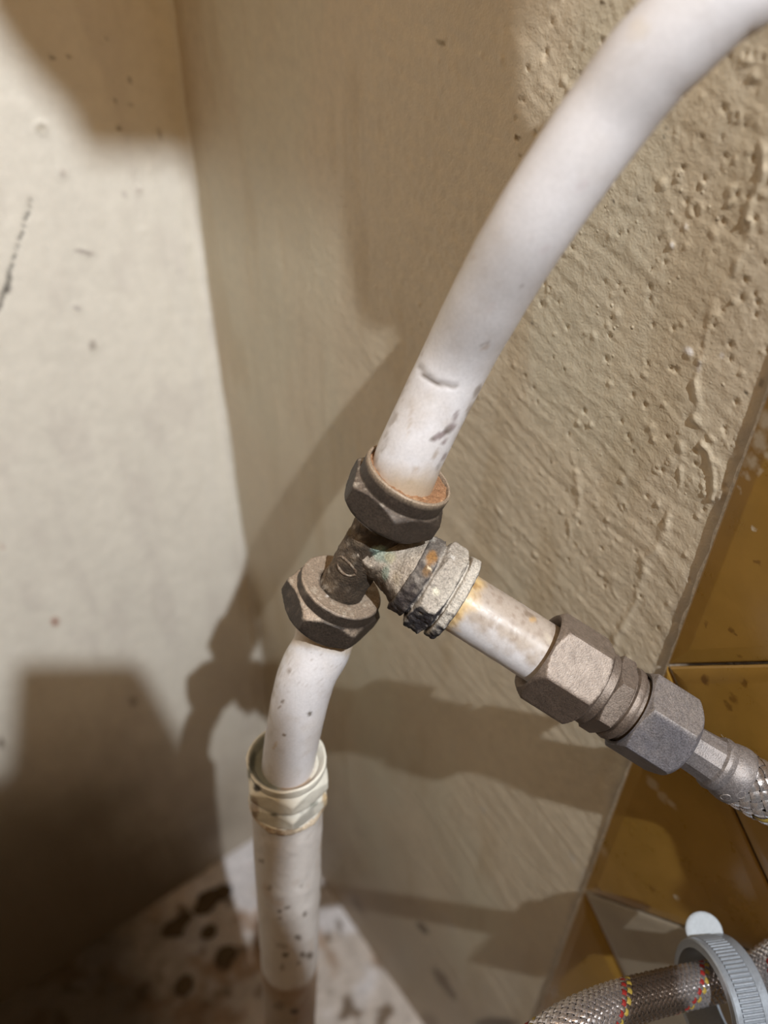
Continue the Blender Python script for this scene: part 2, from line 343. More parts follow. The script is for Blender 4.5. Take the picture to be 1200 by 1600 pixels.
# ---- right wall, painted plaster (plane x = 0) and its tiled field
def right_wall():
    Y = axis_samples((0, .09, .0011), (.09, YE, .0005)); Z = axis_samples((0, .12, .003), (.12, .36, .0012), (.36, .78, .0006), (.78, 1.3, .02))
    yy, zz = np.meshgrid(Y, Z, indexing='ij'); P = np.stack([np.zeros_like(yy), yy, zz], -1)
    px, py, dz = proj(P)
    k1 = 0.30; D = np.array([0, math.cos(k1), -math.sin(k1)]); E = np.array([0, math.sin(k1), math.cos(k1)])
    s1, s2 = P @ D, P @ E
    wr = sstep(.09, .19, yy) * sstep(.80, .60, zz) ; wl = 1 - sstep(.08, .17, yy)
    S = np.stack([s1 * 0.16, s2, 0 * s1], -1) + 0.003 * np.stack([0 * s1, noise(P, 60, 60), 0 * s1], -1)
    x = wr * (0.00017 * fbm(S, 260, 4, 2) + 0.00010 * fbm(S, 620, 3, 20) + 0.00026 * np.maximum(noise(S, 110, 3) - .25, 0))
    S2 = np.stack([yy, zz * 0.12, 0 * yy], -1)
    x += (wl + .25) * 0.00028 * fbm(S2, 150, 3, 4)
    S3 = np.stack([yy, zz * .2, 0 * yy], -1); up = sstep(.62, .70, zz) * sstep(.10, .18, yy)
    x += up * 0.00012 * fbm(S3, 700, 2, 9)
    x += 0.0007 * fbm(P, 16, 3, 5) + 0.00008 * fbm(P, 500, 2, 6)
    rng = np.random.default_rng(4)
    white = []
    def stamp(y0, z0, r, hgt, kind=0, ay=1.0, rot=0.0):
        i0, i1 = np.searchsorted(Y, [y0 - r * 2.2, y0 + r * 2.2]); j0, j1 = np.searchsorted(Z, [z0 - r * 2.2, z0 + r * 2.2])
        if i1 <= i0 or j1 <= j0: return
        a = yy[i0:i1, j0:j1] - y0; b = zz[i0:i1, j0:j1] - z0
        a, b = a * math.cos(rot) + b * math.sin(rot), -a * math.sin(rot) + b * math.cos(rot)
        q = np.hypot(a, b / ay) / r
        if kind == 0: x[i0:i1, j0:j1] += hgt * np.exp(-(q * 1.3) ** 4)
        elif kind == 1: x[i0:i1, j0:j1] += hgt * np.exp(-((q - .8) / .22) ** 2) - .3 * hgt * np.exp(-(q * 1.6) ** 2)
        else: x[i0:i1, j0:j1] -= hgt * np.exp(-(q * 1.3) ** 4)
    def at(px_, py_): p = on_plane(px_, py_, 0); return p[1], p[2]
    cnt = 0
    while cnt < 900:                                                        # grit under the paint, thick towards the tiles
        bx, by = rng.uniform(600, 1230), rng.uniform(-40, 1150)
        y0, z0 = at(bx, by)
        if not 0.07 < y0 < YE - .002: continue
        dens = sstep(.10, .26, y0) * (0.35 + 0.65 * (noise(np.array([[0, y0, z0]]), 45, 9)[0] > -.05))
        if rng.uniform() > dens: continue
        r = rng.choice([.0004, .0006, .0008, .0013], p=[.50, .32, .14, .04]) * rng.uniform(.8, 1.2)
        stamp(y0, z0, r, r * rng.uniform(.12, .36), 0, rng.uniform(.7, 1.5), rng.uniform(0, 3)); cnt += 1
    for _ in range(160):
        bx, by = rng.uniform(800, 1200), rng.uniform(-20, 1000); y0, z0 = at(bx, by)
        if .12 < y0 < YE - .002: stamp(y0, z0, rng.uniform(.0004, .0009), .0005, 2)
    ridge = [[(1197, 222), (1196, 262), (1186, 292), (1174, 345), (1160, 388), (1150, 404), (1142, 426), (1127, 442), (1112, 470), (1108, 502), (1100, 545), (1093, 582), (1091, 622), (1090, 648), (1098, 668), (1112, 684)],
             [(1070, 688), (1064, 760)], [(1046, 800), (1040, 832), (1027, 850), (1012, 876), (1002, 908), (986, 944), (972, 985), (950, 1012), (945, 1050)],
             [(900, 742), (905, 790), (890, 840)], [(962, 905), (965, 930)]]
    for rl in ridge:
        d = segdist(px + 7 * noise(P, 180, 12), py + 7 * noise(P, 180, 13), rl); wv = 5.0 + 3.0 * noise(P, 130, 14) + 2.5 * noise(P, 420, 17)
        x += 0.0007 * (0.15 + 0.7 * np.abs(noise(P, 120, 15)) + 0.8 * np.maximum(noise(P, 340, 16), 0)) * np.exp(-(d / np.maximum(wv, 2)) ** 2)
    arc = [(1097, 690), (1110, 705), (1117, 735), (1118, 765), (1115, 780)]
    d = segdist(px, py, arc); x += 0.0006 * np.exp(-(d / 2.6) ** 2) + .0002 * np.exp(-(segdist(px - 9, py, arc) / 8) ** 2)
    for bx, by, r, hg, kd in [(1087, 326, .0024, .0007, 1), (1152, 181, .0016, .0007, 1), (1060, 274, .0012, .0009, 1), (1050, 383, .0011, .0011, 0), (1072, 355, .0010, .0008, 0), (1140, 318, .0009, .0010, 0),
            (1178, 119, .0010, .0007, 1), (1150, 250, .0009, .0007, 0), (1170, 348, .0015, .0010, 1), (955, 368, .0016, .0005, 0), (965, 490, .0018, .0007, 0), (930, 525, .0014, .0007, 0), (905, 660, .0016, .0009, 0),
            (925, 663, .0010, .0009, 0), (1023, 686, .0011, .0008, 0), (1028, 732, .0016, .0006, 1), (1030, 787, .0013, .0010, 0), (1102, 770, .0008, .0010, 0), (1100, 758, .0008, .0008, 0), (1092, 806, .0012, .0008, 0),
            (975, 790, .0017, .0008, 1), (1047, 720, .0012, .0006, 1), (860, 450, .0016, .0006, 1), (870, 460, .0012, .0005, 0), (805, 570, .0012, .0007, 0), (1120, 495, .0010, .0010, 1), (1147, 470, .0007, .0010, 0),
            (1078, 552, .0018, .0007, 0), (700, 68, .0016, .0006, 2), (808, 215, .0008, .0008, 2), (690, 65, .0012, .0004, 0), (628, 110, .001, .0004, 0), (1040, 630, .0011, .0008, 0), (955, 598, .0013, .0008, 0)]:
        y0, z0 = at(bx, by); stamp(y0, z0, r * .75, hg * .48, kd, 1.0 if kd else 1.2, .4)
    P[..., 0] = x + 0.0004
    P[-1, :, 0] = 0.0                                                       # edge tucked behind the tiles
    V = P.reshape(-1, 3)
    def tint(V, nr):
        c = np.tile(rgb(205, 190, 166), (len(V), 1))
        c *= (1 + 0.06 * fbm(V, 45, 4, 51))[:, None]
        c = mixc(c, rgb(200, 194, 172), 0.45 * sstep(-.1, .5, fbm(V * [1, 1, .6], 22, 3, 52)))
        c = mixc(c, rgb(182, 160, 126), 0.35 * sstep(.1, .6, fbm(V * [1, 1.4, .3], 55, 3, 53)))
        wh, dk, ol = rgb(220, 214, 208), rgb(72, 58, 44), rgb(112, 88, 40)
        c = stains(c, V, nr, [(1050, 383, 5, 5, 0, wh, .9), (1076, 549, 9, 6, 25, wh, .95), (1092, 572, 4, 10, 10, rgb(214, 205, 195), .8), (1072, 355, 4, 4, 0, wh, .6), (1128, 555, 4, 5, 0, wh, .7),
            (808, 215, 6, 4, 0, ol, .9), (958, 316, 2.5, 3, 0, dk, .9), (1042, 200, 2.5, 6, 25, dk, .9), (1037, 212, 2, 3, 0, dk, .8), (832, 505, 3, 3, 0, dk, .7), (941, 5, 3, 3, 0, dk, .7), (688, 66, 10, 5, 30, rgb(120, 100, 60), .6),
            (1190, 598, 5, 8, 20, dk, .6), (1165, 614, 2.5, 2.5, 0, dk, .9), (1158, 800, 8, 4, 60, dk, .3), (660, 1450, 14, 6, 45, rgb(70, 52, 32), .85), (690, 1530, 24, 9, 55, rgb(84, 64, 42), .8), (705, 1552, 14, 6, 55, rgb(70, 52, 32), .7),
            (775, 1600, 40, 12, 0, rgb(60, 44, 28), .8), (672, 1600, 24, 14, 60, rgb(90, 70, 48), .6), (700, 1440, 22, 6, 55, rgb(200, 190, 178), .5), (560, 1415, 20, 6, 60, rgb(110, 84, 60), .6),
            (755, 1265, 7, 4, 20, rgb(205, 195, 180), .7), (895, 1340, 4, 12, -20, rgb(200, 192, 180), .5), (560, 1300, 14, 5, 50, rgb(170, 155, 135), .4)])
        near = sstep(.278, YE, V[:, 1] + .0012 * noise(V, 200, 70))
        c = mixc(c, rgb(168, 160, 150), near * .8)
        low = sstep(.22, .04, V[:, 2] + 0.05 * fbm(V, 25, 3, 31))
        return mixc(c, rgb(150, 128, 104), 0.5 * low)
    o = build('wall_right', V, gridfaces(len(Y), len(Z))[:, ::-1], 'paint_right', None, tint, sharp=0); o['kind'] = 'structure'
    # mortar bed behind the tiles, with its ragged bright edge
    Yb = axis_samples((YE - .0016, YE + .008, .0008), (YE + .008, .75, .03)); Zb = axis_samples((0, .3, .006), (.3, .85, .0014), (.85, 1.3, .02))
    y2, z2 = np.meshgrid(Yb, Zb, indexing='ij'); Q = np.stack([0 * y2, y2, z2], -1)
    xq = 0.0010 + 0.0003 * fbm(Q, 260, 3, 81)
    xq[0, :] = 0.0; xq[1, :] *= .85
    Q[..., 0] = xq; Q[..., 1] += np.where(y2 < YE + .003, 0.0009 * fbm(Q, 170, 3, 82), 0)
    build('mortar_bed', Q.reshape(-1, 3), gridfaces(len(Yb), len(Zb))[:, ::-1], 'bed', o, lambda V, nr: mixc(np.tile(rgb(196, 186, 172), (len(V), 1)), rgb(58, 44, 26), sstep(YE + .002, YE + .006, V[:, 1])) * (1 + .15 * fbm(V, 200, 3, 83))[:, None], sharp=0)
    # diagonal tiles: half diagonal a, corners up/down and left/right
    a = 0.1383 / 2; gp = 0.0005
    p1 = on_plane(1047, 1035, 0)
    def tile(cy, cz, half, mat):
        A = a - gp * 1.4
        if half: out = [(0, -A), (A, 0), (0, A)]
        else: out = [(-A, 0), (0, -A), (A, 0), (0, A)]
        cen = np.mean(out, 0); V = []; lv = [(1.0, .0012), (1.0, .0036), (.985, .0041), (None, .0052), (None, .00535)]
        area_in = 0.0
        pts = np.array(out, float)
        def inset(q):
            res = []
            m = len(pts)
            for i in range(m):
                p0, p_, p2 = pts[i - 1], pts[i], pts[(i + 1) % m]
                e1 = unit(p_ - p0); e2 = unit(p2 - p_); n1 = np.array([-e1[1], e1[0]]); n2 = np.array([-e2[1], e2[0]])
                bis = unit(n1 + n2); res.append(p_ + bis * q / max(bis.dot(n1), .3))
            return np.array(res)
        for q, hx in ((0, .0003), (0, .0014), (.0005, .0018), (.0042, .0027), (.0050, .0028)):
            for (ly, lz) in inset(q): V.append((hx, cy + ly, cz + lz))
        m = len(pts); Fc = [tuple(r) for r in gridfaces(5, m, True)] + [tuple(range(4 * m, 5 * m))]
        return build('tile', V, Fc, mat, o, None, sharp=12)
    zc = p1[2] + a
    for r in range(-4, 6):
        for cidx in range(0, 7):
            cy = YE + cidx * a; cz = zc + r * 2 * a + (a if cidx % 2 else 0)
            if cz < a * .9 or cz > 1.25 or cy > .70: continue
            if cidx == 0: tile(cy, cz, True, 'amber')
            else: tile(cy, cz, False, 'grey' if (cidx == 1 and r == -2) or (cidx + r) % 4 == 2 and r < -2 else 'amber')
right_wall()
brn, pale = tuple(rgb(96, 62, 20)), tuple(rgb(205, 196, 178))
def tp(px, py): return on_plane(px, py, 0, .0028)
add_spots(MT['amber'], [(tp(1100, 1062), .0016, brn, .8), (tp(1163, 1068), .0014, brn, .7), (tp(1146, 1092), .0018, brn, .6), (tp(1137, 1102), .0016, brn, .6), (tp(1152, 1028), .0013, brn, .6), (tp(1155, 1040), .0012, brn, .6),
    (tp(1145, 988), .0010, brn, .7), (tp(1103, 975), .0009, brn, .5), (tp(1185, 880), .0010, brn, .6), (tp(1178, 826), .0008, pale, .9), (tp(1057, 1402), .0012, pale, .9),
    (tp(1020, 1225), .003, pale, .35), (tp(1035, 1245), .0026, pale, .3), (tp(1050, 1257), .002, pale, .35), (tp(940, 1330), .0035, pale, .2), (tp(1020, 1390), .002, brn, .5), (tp(935, 1390), .003, brn, .4),
    (tp(1195, 660), .003, pale, .7), (tp(1182, 690), .003, pale, .65), (tp(1170, 722), .0025, pale, .6), (tp(1160, 745), .0018, pale, .6), (tp(1150, 765), .0012, pale, .6), (tp(1198, 712), .0016, pale, .5), (tp(1187, 738), .0013, pale, .4)], 420, .0035)

# ---- floor
def floor_():
    X = axis_samples((0, .34, .0018), (.34, 1.0, .05)); Y = axis_samples((0, .34, .0018), (.34, 1.0, .05))
    xx, yy = np.meshgrid(X, Y, indexing='ij'); P = np.stack([xx, yy, 0 * xx], -1)
    P[..., 2] = 0.0012 * fbm(P, 60, 4, 91) + .004 * sstep(.018, 0, np.minimum(xx, yy) + .006 * noise(P, 60, 92)) - .001
    def tint(V, nr):
        c = np.tile(rgb(192, 180, 170), (len(V), 1))
        c = mixc(c, rgb(216, 212, 214), .8 * sstep(-.05, .35, fbm(V, 22, 4, 93)))
        c = mixc(c, rgb(150, 118, 88), .8 * sstep(.05, .4, fbm(V, 34, 4, 94)))
        c = mixc(c, rgb(96, 74, 48), .85 * sstep(.24, .5, fbm(V, 55, 4, 95)))
        c = mixc(c, rgb(52, 39, 20), .9 * sstep(.06, .19, V[:, 0] + .04 * fbm(V, 20, 3, 96)))  # lower-left shade painted into the floor colour, deeper away from the right wall
        return c
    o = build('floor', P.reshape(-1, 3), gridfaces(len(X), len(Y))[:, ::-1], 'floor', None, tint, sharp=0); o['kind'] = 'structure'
floor_()

# ---- added unseen board behind the lens, its opening shaped to throw the wall shadows
def shadow_cutout():
    YP, T = 0.50, 0.002
    lit = [(-150, -235), (-34, -5), (20, 78), (88, 150), (112, 178), (124, 224), (280, 232), (308, 272), (345, 325), (610, 338), (650, 335), (720, 190), (800, 30), (840, -60), (930, -260)]
    low = [(400, 1640), (398, 1560), (385, 1480), (345, 1400), (300, 1330), (296, 1240), (288, 1170), (262, 1120), (222, 1046), (205, 1036), (32, 1036), (24, 1050), (16, 1200), (0, 1222), (-160, 1240)]
    def thr(p):
        w_ = onwalls(*p); k = (YP - LAMP[1]) / (w_[1] - LAMP[1]); q = LAMP + (w_ - LAMP) * k
        return (q[0], q[2])
    top = [thr(p) for p in lit]; bot = [thr(p) for p in low]
    return YP, T, top, bot
YP, TH, htop, hbot = shadow_cutout()
def plate(name, poly, mat, y0, t):
    m = len(poly); V = [(x, y0, z) for x, z in poly] + [(x, y0 + t, z) for x, z in poly]
    Fc = [tuple(range(m)), tuple(range(2 * m - 1, m - 1, -1))] + [(i, i + m, (i + 1) % m + m, (i + 1) % m) for i in range(m)]
    o = build(name, V, Fc, mat, None, None, sharp=20); o['kind'] = 'structure'; return o
plate('shadow_board', [(.70, 0), (.70, 1.13), (.078, 1.13)] + htop[::-1] + [(.17, 1.065), (.6, 1.065), (.6, .93)] + hbot[::-1] + [(.146, 0)], 'panel', YP, TH)

# ================================================================ PIPES AND FITTINGS
WHITE = rgb(214, 211, 213)
RA = unit(W(607, 800, .1905) - W(535, 915, .2050))          # run of the tee, upwards
T0 = W(572, 857, .1978)
BR = unit(W(1020, 1130, .1970) - W(580, 853, .1970))         # branch, towards the hose
UPV = np.array([0, 0, 1.0])
def along(px, py, z): return W(px, py, z)
topbot = W(603, 800, .1905); toprim = W(632, 740, .1835)
lowface = W(535, 915, .2050)
def bpt(d): return W(580, 853, .1970) + BR * d
def btr(px, py):
    """distance along the branch axis of the point nearest to a pixel at the axis' depth"""
    return float(np.dot(W(px, py, .1970) - W(580, 853, .1970), BR))

def dirt_on_plastic(V, c, k=1.0, seed=0):
    c = mixc(c, rgb(196, 184, 172), .45 * k * sstep(.0, .5, fbm(V, 120, 4, seed)))
    c = mixc(c, rgb(150, 128, 104), .30 * k * sstep(.05, .7, fbm(V, 330, 4, seed + 3)))
    return c

# ---- upper water pipe
def upper_pipe():
    pts = [W(614, 785, .1885), W(632, 735, .1835), W(646, 699, .181), W(711, 566, .1735), W(768, 458, .1590), W(825, 361, .1470), W(890, 263, .1395), W(953, 176, .1340), W(1007, 106, .1285), W(1053, 59, .1250), W(1122, -10, .1208), W(1172, -58, .1188)]
    e = pts[-1]; pts += [np.array([e[0] + .003, e[1] + .007, e[2] + .025]), np.array([e[0] + .010, e[1] + .009, e[2] + .08]), np.array([e[0] + .016, e[1] + .010, 1.05]), np.array([e[0] + .016, e[1] + .010, 1.3])]
    P, s = resample(spline(pts), .0009)
    t = thing('water_pipe', 'white plastic water pipe curving from the top of the brass tee to the upper edge', 'pipe', pts[0])
    def disp(V):
        x, y, _ = proj(V)
        d = segdist(x, y + 1.5 * noise(V, 900, 4), [(655, 574), (664, 586), (680, 597), (712, 605)])
        return -.0004 * np.exp(-(d / 4.0) ** 2) + .00008 * fbm(V, 160, 3, 7)
    V, Fc = tube(P, .008, 96, disp)
    dk, gy, br, pu = rgb(84, 70, 58), rgb(120, 108, 98), rgb(150, 118, 82), rgb(120, 102, 102)
    def tint(V, nr):
        x, y, _ = proj(V)
        c = np.tile(WHITE, (len(V), 1))
        c = dirt_on_plastic(V, c, .35, 5)
        lowr = sstep(480, 690, y)
        c = dirt_on_plastic(V, c, .8, 9) * lowr[:, None] + c * (1 - lowr)[:, None]
        c = mixc(c, gy, .7 * np.exp(-(segdist(x, y + 2 * noise(V, 900, 4), [(655, 574), (664, 586), (680, 597), (712, 605)]) / 3.5) ** 2))
        c = mixc(c, dk, .7 * np.exp(-(segdist(x, y, [(662, 585), (685, 600)]) / 3) ** 2))
        ed = np.exp(-(segdist(x, y, [(590, 735), (600, 690), (660, 560), (680, 520)]) / 6) ** 2) * sstep(.0, .35, fbm(V, 500, 3, 41))
        c = mixc(c, rgb(130, 112, 92), .6 * ed)
        c = mixc(c, rgb(176, 150, 112), .75 * sstep(715, 765, y + 10 * fbm(V, 300, 2, 44)) )
        return stains(c, V, nr, [(688, 680, 14, 5, -30, pu, .8), (700, 672, 7, 6, 0, dk, .7), (673, 688, 4, 3, 0, dk, .8), (694, 690, 6, 4, -30, pu, .8), (670, 673, 3, 3, 0, dk, .6), (707, 665, 6, 8, 20, pu, .7), (712, 650, 4, 12, 25, pu, .6),
            (735, 640, 6, 14, 25, rgb(150, 132, 112), .6), (745, 612, 4, 14, 28, rgb(110, 90, 64), .6), (680, 710, 4, 12, 20, rgb(140, 118, 92), .5), (693, 715, 3, 10, 30, pu, .6), (685, 728, 3, 8, 30, dk, .4), (650, 735, 10, 4, 20, rgb(150, 118, 80), .6),
            (640, 660, 2, 26, 8, rgb(190, 178, 168), .7), (758, 543, 9, 4, -20, rgb(190, 178, 172), .9), (762, 537, 4, 3, 0, gy, .5), (752, 540, 3, 3, 0, gy, .5), (740, 402, 4, 6, 30, rgb(196, 186, 182), .6), (850, 390, 14, 6, -40, rgb(206, 198, 200), .6),
            (1000, 45, 22, 18, 0, rgb(212, 202, 190), .5), (910, 290, 14, 8, -40, rgb(206, 198, 200), .7), (815, 448, 4, 2, 0, gy, .5), (826, 375, 10, 3, -20, rgb(206, 200, 200), .6), (768, 480, 12, 6, -50, rgb(212, 204, 204), .5)])
    build('pipe_wall', V, Fc, 'plastic', t, tint, sharp=50)
    return t
upper_pipe()

# ---- brass tee
def dusty(base, dust, amount=1.0, seed=0, lo=.15, hi=.6, speck=True):
    def f(V, nr):
        c = np.tile(base, (len(V), 1)) * (1 + .35 * fbm(V, 420, 4, seed))[:, None]
        m = sstep(lo, hi, nr[:, 2] + .28 * fbm(V, 500, 3, seed + 5))
        c = mixc(c, dust, amount * m)
        if speck: c = mixc(c, rgb(226, 214, 196), .35 * sstep(.35, .6, noise(V, 1100, seed + 9)) * m)
        return c
    return f
def tee():
    t = thing('pipe_tee', 'tarnished brass tee fitting with three compression nuts joining the white pipes', 'fitting', T0)
    BZ, DU = rgb(66, 56, 48), rgb(172, 152, 132)
    # body
    P = np.array([T0 + RA * q for q in np.linspace(-.017, .017, 40)])
    rr = np.interp(np.linspace(-1, 1, 40), [-1, -.6, -.25, .25, .6, 1], [.0062, .0058, .0062, .0062, .0062, .0068])
    V, Fc = tube(P, rr, 64, lambda V: .00055 * fbm(V, 420, 3, 3) + .0003 * np.abs(noise(V, 900, 8)))
    body = dusty(rgb(66, 54, 42), rgb(128, 110, 90), .55, 11)
    verd = lambda V, nr, c: stains(stains(c, V, nr, [(600, 868, 17, 14, 20, rgb(126, 148, 132), .6), (588, 858, 12, 4, -10, rgb(166, 186, 174), .75), (603, 893, 7, 13, 10, rgb(118, 140, 124), .6), (583, 862, 5, 4, 0, rgb(36, 40, 38), .8)]), V, nr,
        [(545, 832, 8, 5, 0, rgb(96, 76, 30), .6), (620, 905, 8, 12, 0, rgb(188, 172, 148), .5), (610, 872, 10, 9, 20, rgb(176, 162, 128), .6)])
    build('tee_body', V, Fc, 'crust', t, lambda V, nr: verd(V, nr, body(V, nr)), sharp=0)
    d0, d1 = -.001, btr(648, 898)
    q = np.linspace(0, 1, 36); P = np.array([T0 + BR * (d0 + (d1 - d0) * k) + (bpt(0) - T0 - BR * np.dot(bpt(0) - T0, BR)) * k for k in q])
    V, Fc = tube(P, np.interp(q, [0, .45, .7, 1], [.0062, .0066, .0078, .0100]), 64, lambda V: .0008 * fbm(V, 380, 3, 6) + .0004 * np.abs(noise(V, 800, 5)))
    bb = dusty(rgb(78, 64, 50), rgb(186, 172, 156), .8, 21, .0, .5)
    build('branch_neck', V, Fc, 'crust', t, lambda V, nr: verd(V, nr, bb(V, nr)), sharp=0, label='flaring branch neck with green verdigris')
    # raised casting mark on the run
    mp = W(556, 872, .193); 
    a = np.linspace(0, 2 * PI, 40); u = unit(np.cross(RA, CAM - mp)); wv = RA
    ctr = T0 - RA * .0042; nrm = unit((CAM - ctr) - RA * np.dot(CAM - ctr, RA)); nrm = unit(nrm - .35 * np.cross(RA, nrm)); u = np.cross(RA, nrm)
    ringp = np.array([ctr + nrm * (.0062 - .0010 * math.cos(x) ** 2) + u * .0030 * math.cos(x) + RA * .0019 * math.sin(x) for x in a])
    V, Fc = tube(ringp, .00045, 8, None, True)
    build('casting_mark', V, Fc, 'crust', t, dusty(rgb(84, 68, 54), rgb(140, 122, 104), .6, 33), sharp=0)
    # upper nut, open rim full of rusty dust
    H = .0127
    rows = [(-.0002, .0066, None), (.0, .0100, None), (.0006, .0116, None)] + hexrows(.0008, .0082, .0117, .0018, .0016, .985) + [(.0083, .0112, None), (.0088, .0112, None), (.0120, .0113, None), (.0127, .0112, None), (.0130, .0109, None), (.0129, .0105, None), (.0122, .0103, None), (.0108, .0102, None)]
    V, Fc = nut(topbot, RA, UPV, rows, 120, lambda V: .00012 * fbm(V, 500, 3, 14), phase=.35)
    base = dusty(BZ * .85, rgb(140, 124, 110), .45, 41, .5, 1.0)
    build('compression_nut', V, Fc, 'brass', t, lambda V, nr: mixc(base(V, nr), rgb(176, 156, 134), .75 * sstep(.0117, .0124, (V - topbot) @ RA)), sharp=32)
    rows = [(.0104, .0097, None), (.0106, .0090, None), (.0108, .0085, None), (.0104, .0078, None)]
    V, Fc = nut(topbot, RA, UPV, [(a_, b_, None) for a_, b_ in zip(np.full(14, .0117) + .0005 * np.linspace(1, 0, 14), np.linspace(.0106, .0058, 14))], 120, lambda V: .0007 * fbm(V, 900, 3, 15))
    V = V + RA * (.0006 * fbm(V, 1100, 3, 16))[:, None]
    build('rust_dust', V, Fc, 'dust', t, lambda V, nr: mixc(np.tile(rgb(150, 110, 78), (len(V), 1)), rgb(196, 162, 128), .7 * sstep(.1, .5, fbm(V, 1200, 3, 17))), sharp=0, label='rusty brown dust packed round the pipe')
    # lower nut with its dusty top face
    ax = -RA
    rows = [(.0016, .0055, None), (.0004, .0064, None), (.0002, .0080, None), (.0002, .0098, None), (.0, .0110, None), (.0004, .01155, None), (.0010, .0116, None), (.0030, .0117, None), (.0033, .01172, None)] + hexrows(.0034, .0115, .0121, .0020, .0022, .972) + [(.0117, .0114, None), (.0124, .0108, None), (.0128, .0100, None), (.0128, .0082, None)]
    V, Fc = nut(lowface, ax, UPV, rows, 120, lambda V: .00012 * fbm(V, 500, 3, 24), phase=.15)
    base = dusty(BZ * .8, rgb(160, 142, 124), .95, 51, .45, .85)
    build('compression_nut', V, Fc, 'brass', t, lambda V, nr: stains(base(V, nr), V, nr, [(512, 931, 3, 2.5, 0, rgb(240, 232, 224), .95)]), sharp=32)
    # branch nut, crusted
    d0, d1 = btr(640, 893), btr(714, 939); L_ = d1 - d0; o_ = bpt(d0)
    rows = [(-.0004, .0085, None), (-.0002, .0098, None), (.0, .0108, None), (L_ * .18, .0110, None), (L_ * .27, .0111, None), (L_ * .29, .0101, None), (L_ * .33, .0101, None)] + hexrows(L_ * .34, L_ * .76, .0112, .0010, .0010, .97) + \
        [(L_ * .77, .0104, None), (L_ * .80, .0104, None), (L_ * .81, .0118, None), (L_ * .86, .0119, None), (L_ * .97, .0118, None), (L_, .0112, None), (L_ * 1.01, .0095, None), (L_ * .99, .0082, None)]
    fine = []
    for r0, r1 in zip(rows[:-1], rows[1:]):
        m = max(1, int(abs(r1[0] - r0[0]) / .0005))
        for i in range(m): fine.append((r0[0] + (r1[0] - r0[0]) * i / m, r0[1] + (r1[1] - r0[1]) * i / m, r0[2] if i == 0 else (r0[2] if r0[2] == r1[2] else None)))
    fine.append(rows[-1])
    V, Fc = nut(o_, BR, UPV, fine, 140, lambda V: .0007 * fbm(V, 300, 3, 61) + .0005 * fbm(V, 1100, 3, 62), phase=.2)
    def tint(V, nr):
        s = ((V - o_) @ BR) / L_
        c = np.tile(rgb(50, 46, 50), (len(V), 1)) * (1 + .3 * fbm(V, 500, 3, 63))[:, None]
        m = sstep(-.05, .6, nr[:, 2] + .6 * fbm(V, 320, 3, 64) + .35 * (s - .5))
        c = mixc(c, rgb(186, 176, 164), .92 * m)
        c = mixc(c, rgb(206, 198, 186), .8 * sstep(.55, .8, s) * sstep(-.15, .3, nr[:, 2] + .2 * fbm(V, 400, 3, 66)))
        c = mixc(c, rgb(62, 52, 48), .75 * (1 - sstep(.22, .33, s)) * sstep(.2, -.3, fbm(V, 260, 3, 65) - .3))
        return stains(c, V, nr, [(675, 872, 9, 13, 20, rgb(160, 112, 48), .75), (668, 893, 8, 10, 30, rgb(138, 100, 50), .6), (671, 888, 4, 2.5, 0, rgb(240, 222, 190), .9), (681, 925, 6, 6.5, 0, rgb(226, 220, 200), 1), (707, 871, 4, 3, 0, rgb(236, 232, 226), .8)])
    build('compression_nut', V, Fc, 'crust', t, tint, sharp=0, label='pale crusted nut on the branch with an orange rust patch')
tee()

# ---- short pipe on the branch
def branch_pipe():
    d0, d1 = btr(706, 934), btr(846, 1018)
    t = thing('branch_pipe', 'short stained white plastic pipe between the crusted nut and the plated coupling', 'pipe', bpt(d0))
    P = np.array([bpt(q) for q in np.linspace(d0, d1 + .002, 60)])
    V, Fc = tube(P, .0081, 96, lambda V: .0001 * fbm(V, 200, 3, 71))
    def tint(V, nr):
        x, y, _ = proj(V); s = (V - bpt(d0)) @ BR
        c = np.tile(WHITE, (len(V), 1)); c = dirt_on_plastic(V, c, .5, 75)
        top = sstep(.1, .75, nr[:, 2] + .45 * fbm(V, 380, 4, 76))
        c = mixc(c, rgb(170, 154, 138), .85 * top)
        c = mixc(c, rgb(126, 104, 88), .5 * top * sstep(-.1, .6, fbm(V, 800, 3, 77)))
        c = mixc(c, rgb(226, 190, 128), .85 * sstep(.0062, .002, s + .0022 * fbm(V, 420, 3, 78)))
        c = mixc(c, rgb(150, 108, 60), .7 * sstep(.0052, .002, s + .0028 * fbm(V, 700, 3, 79)) * sstep(0, .4, fbm(V, 900, 2, 80)))
        return stains(c, V, nr, [(832, 968, 6, 5, 0, rgb(190, 158, 116), .9), (826, 960, 10, 4, 30, rgb(110, 88, 66), .6), (858, 1000, 5, 14, -30, rgb(200, 188, 170), .5)])
    build('pipe_wall', V, Fc, 'plastic', t, tint, sharp=50)
branch_pipe()

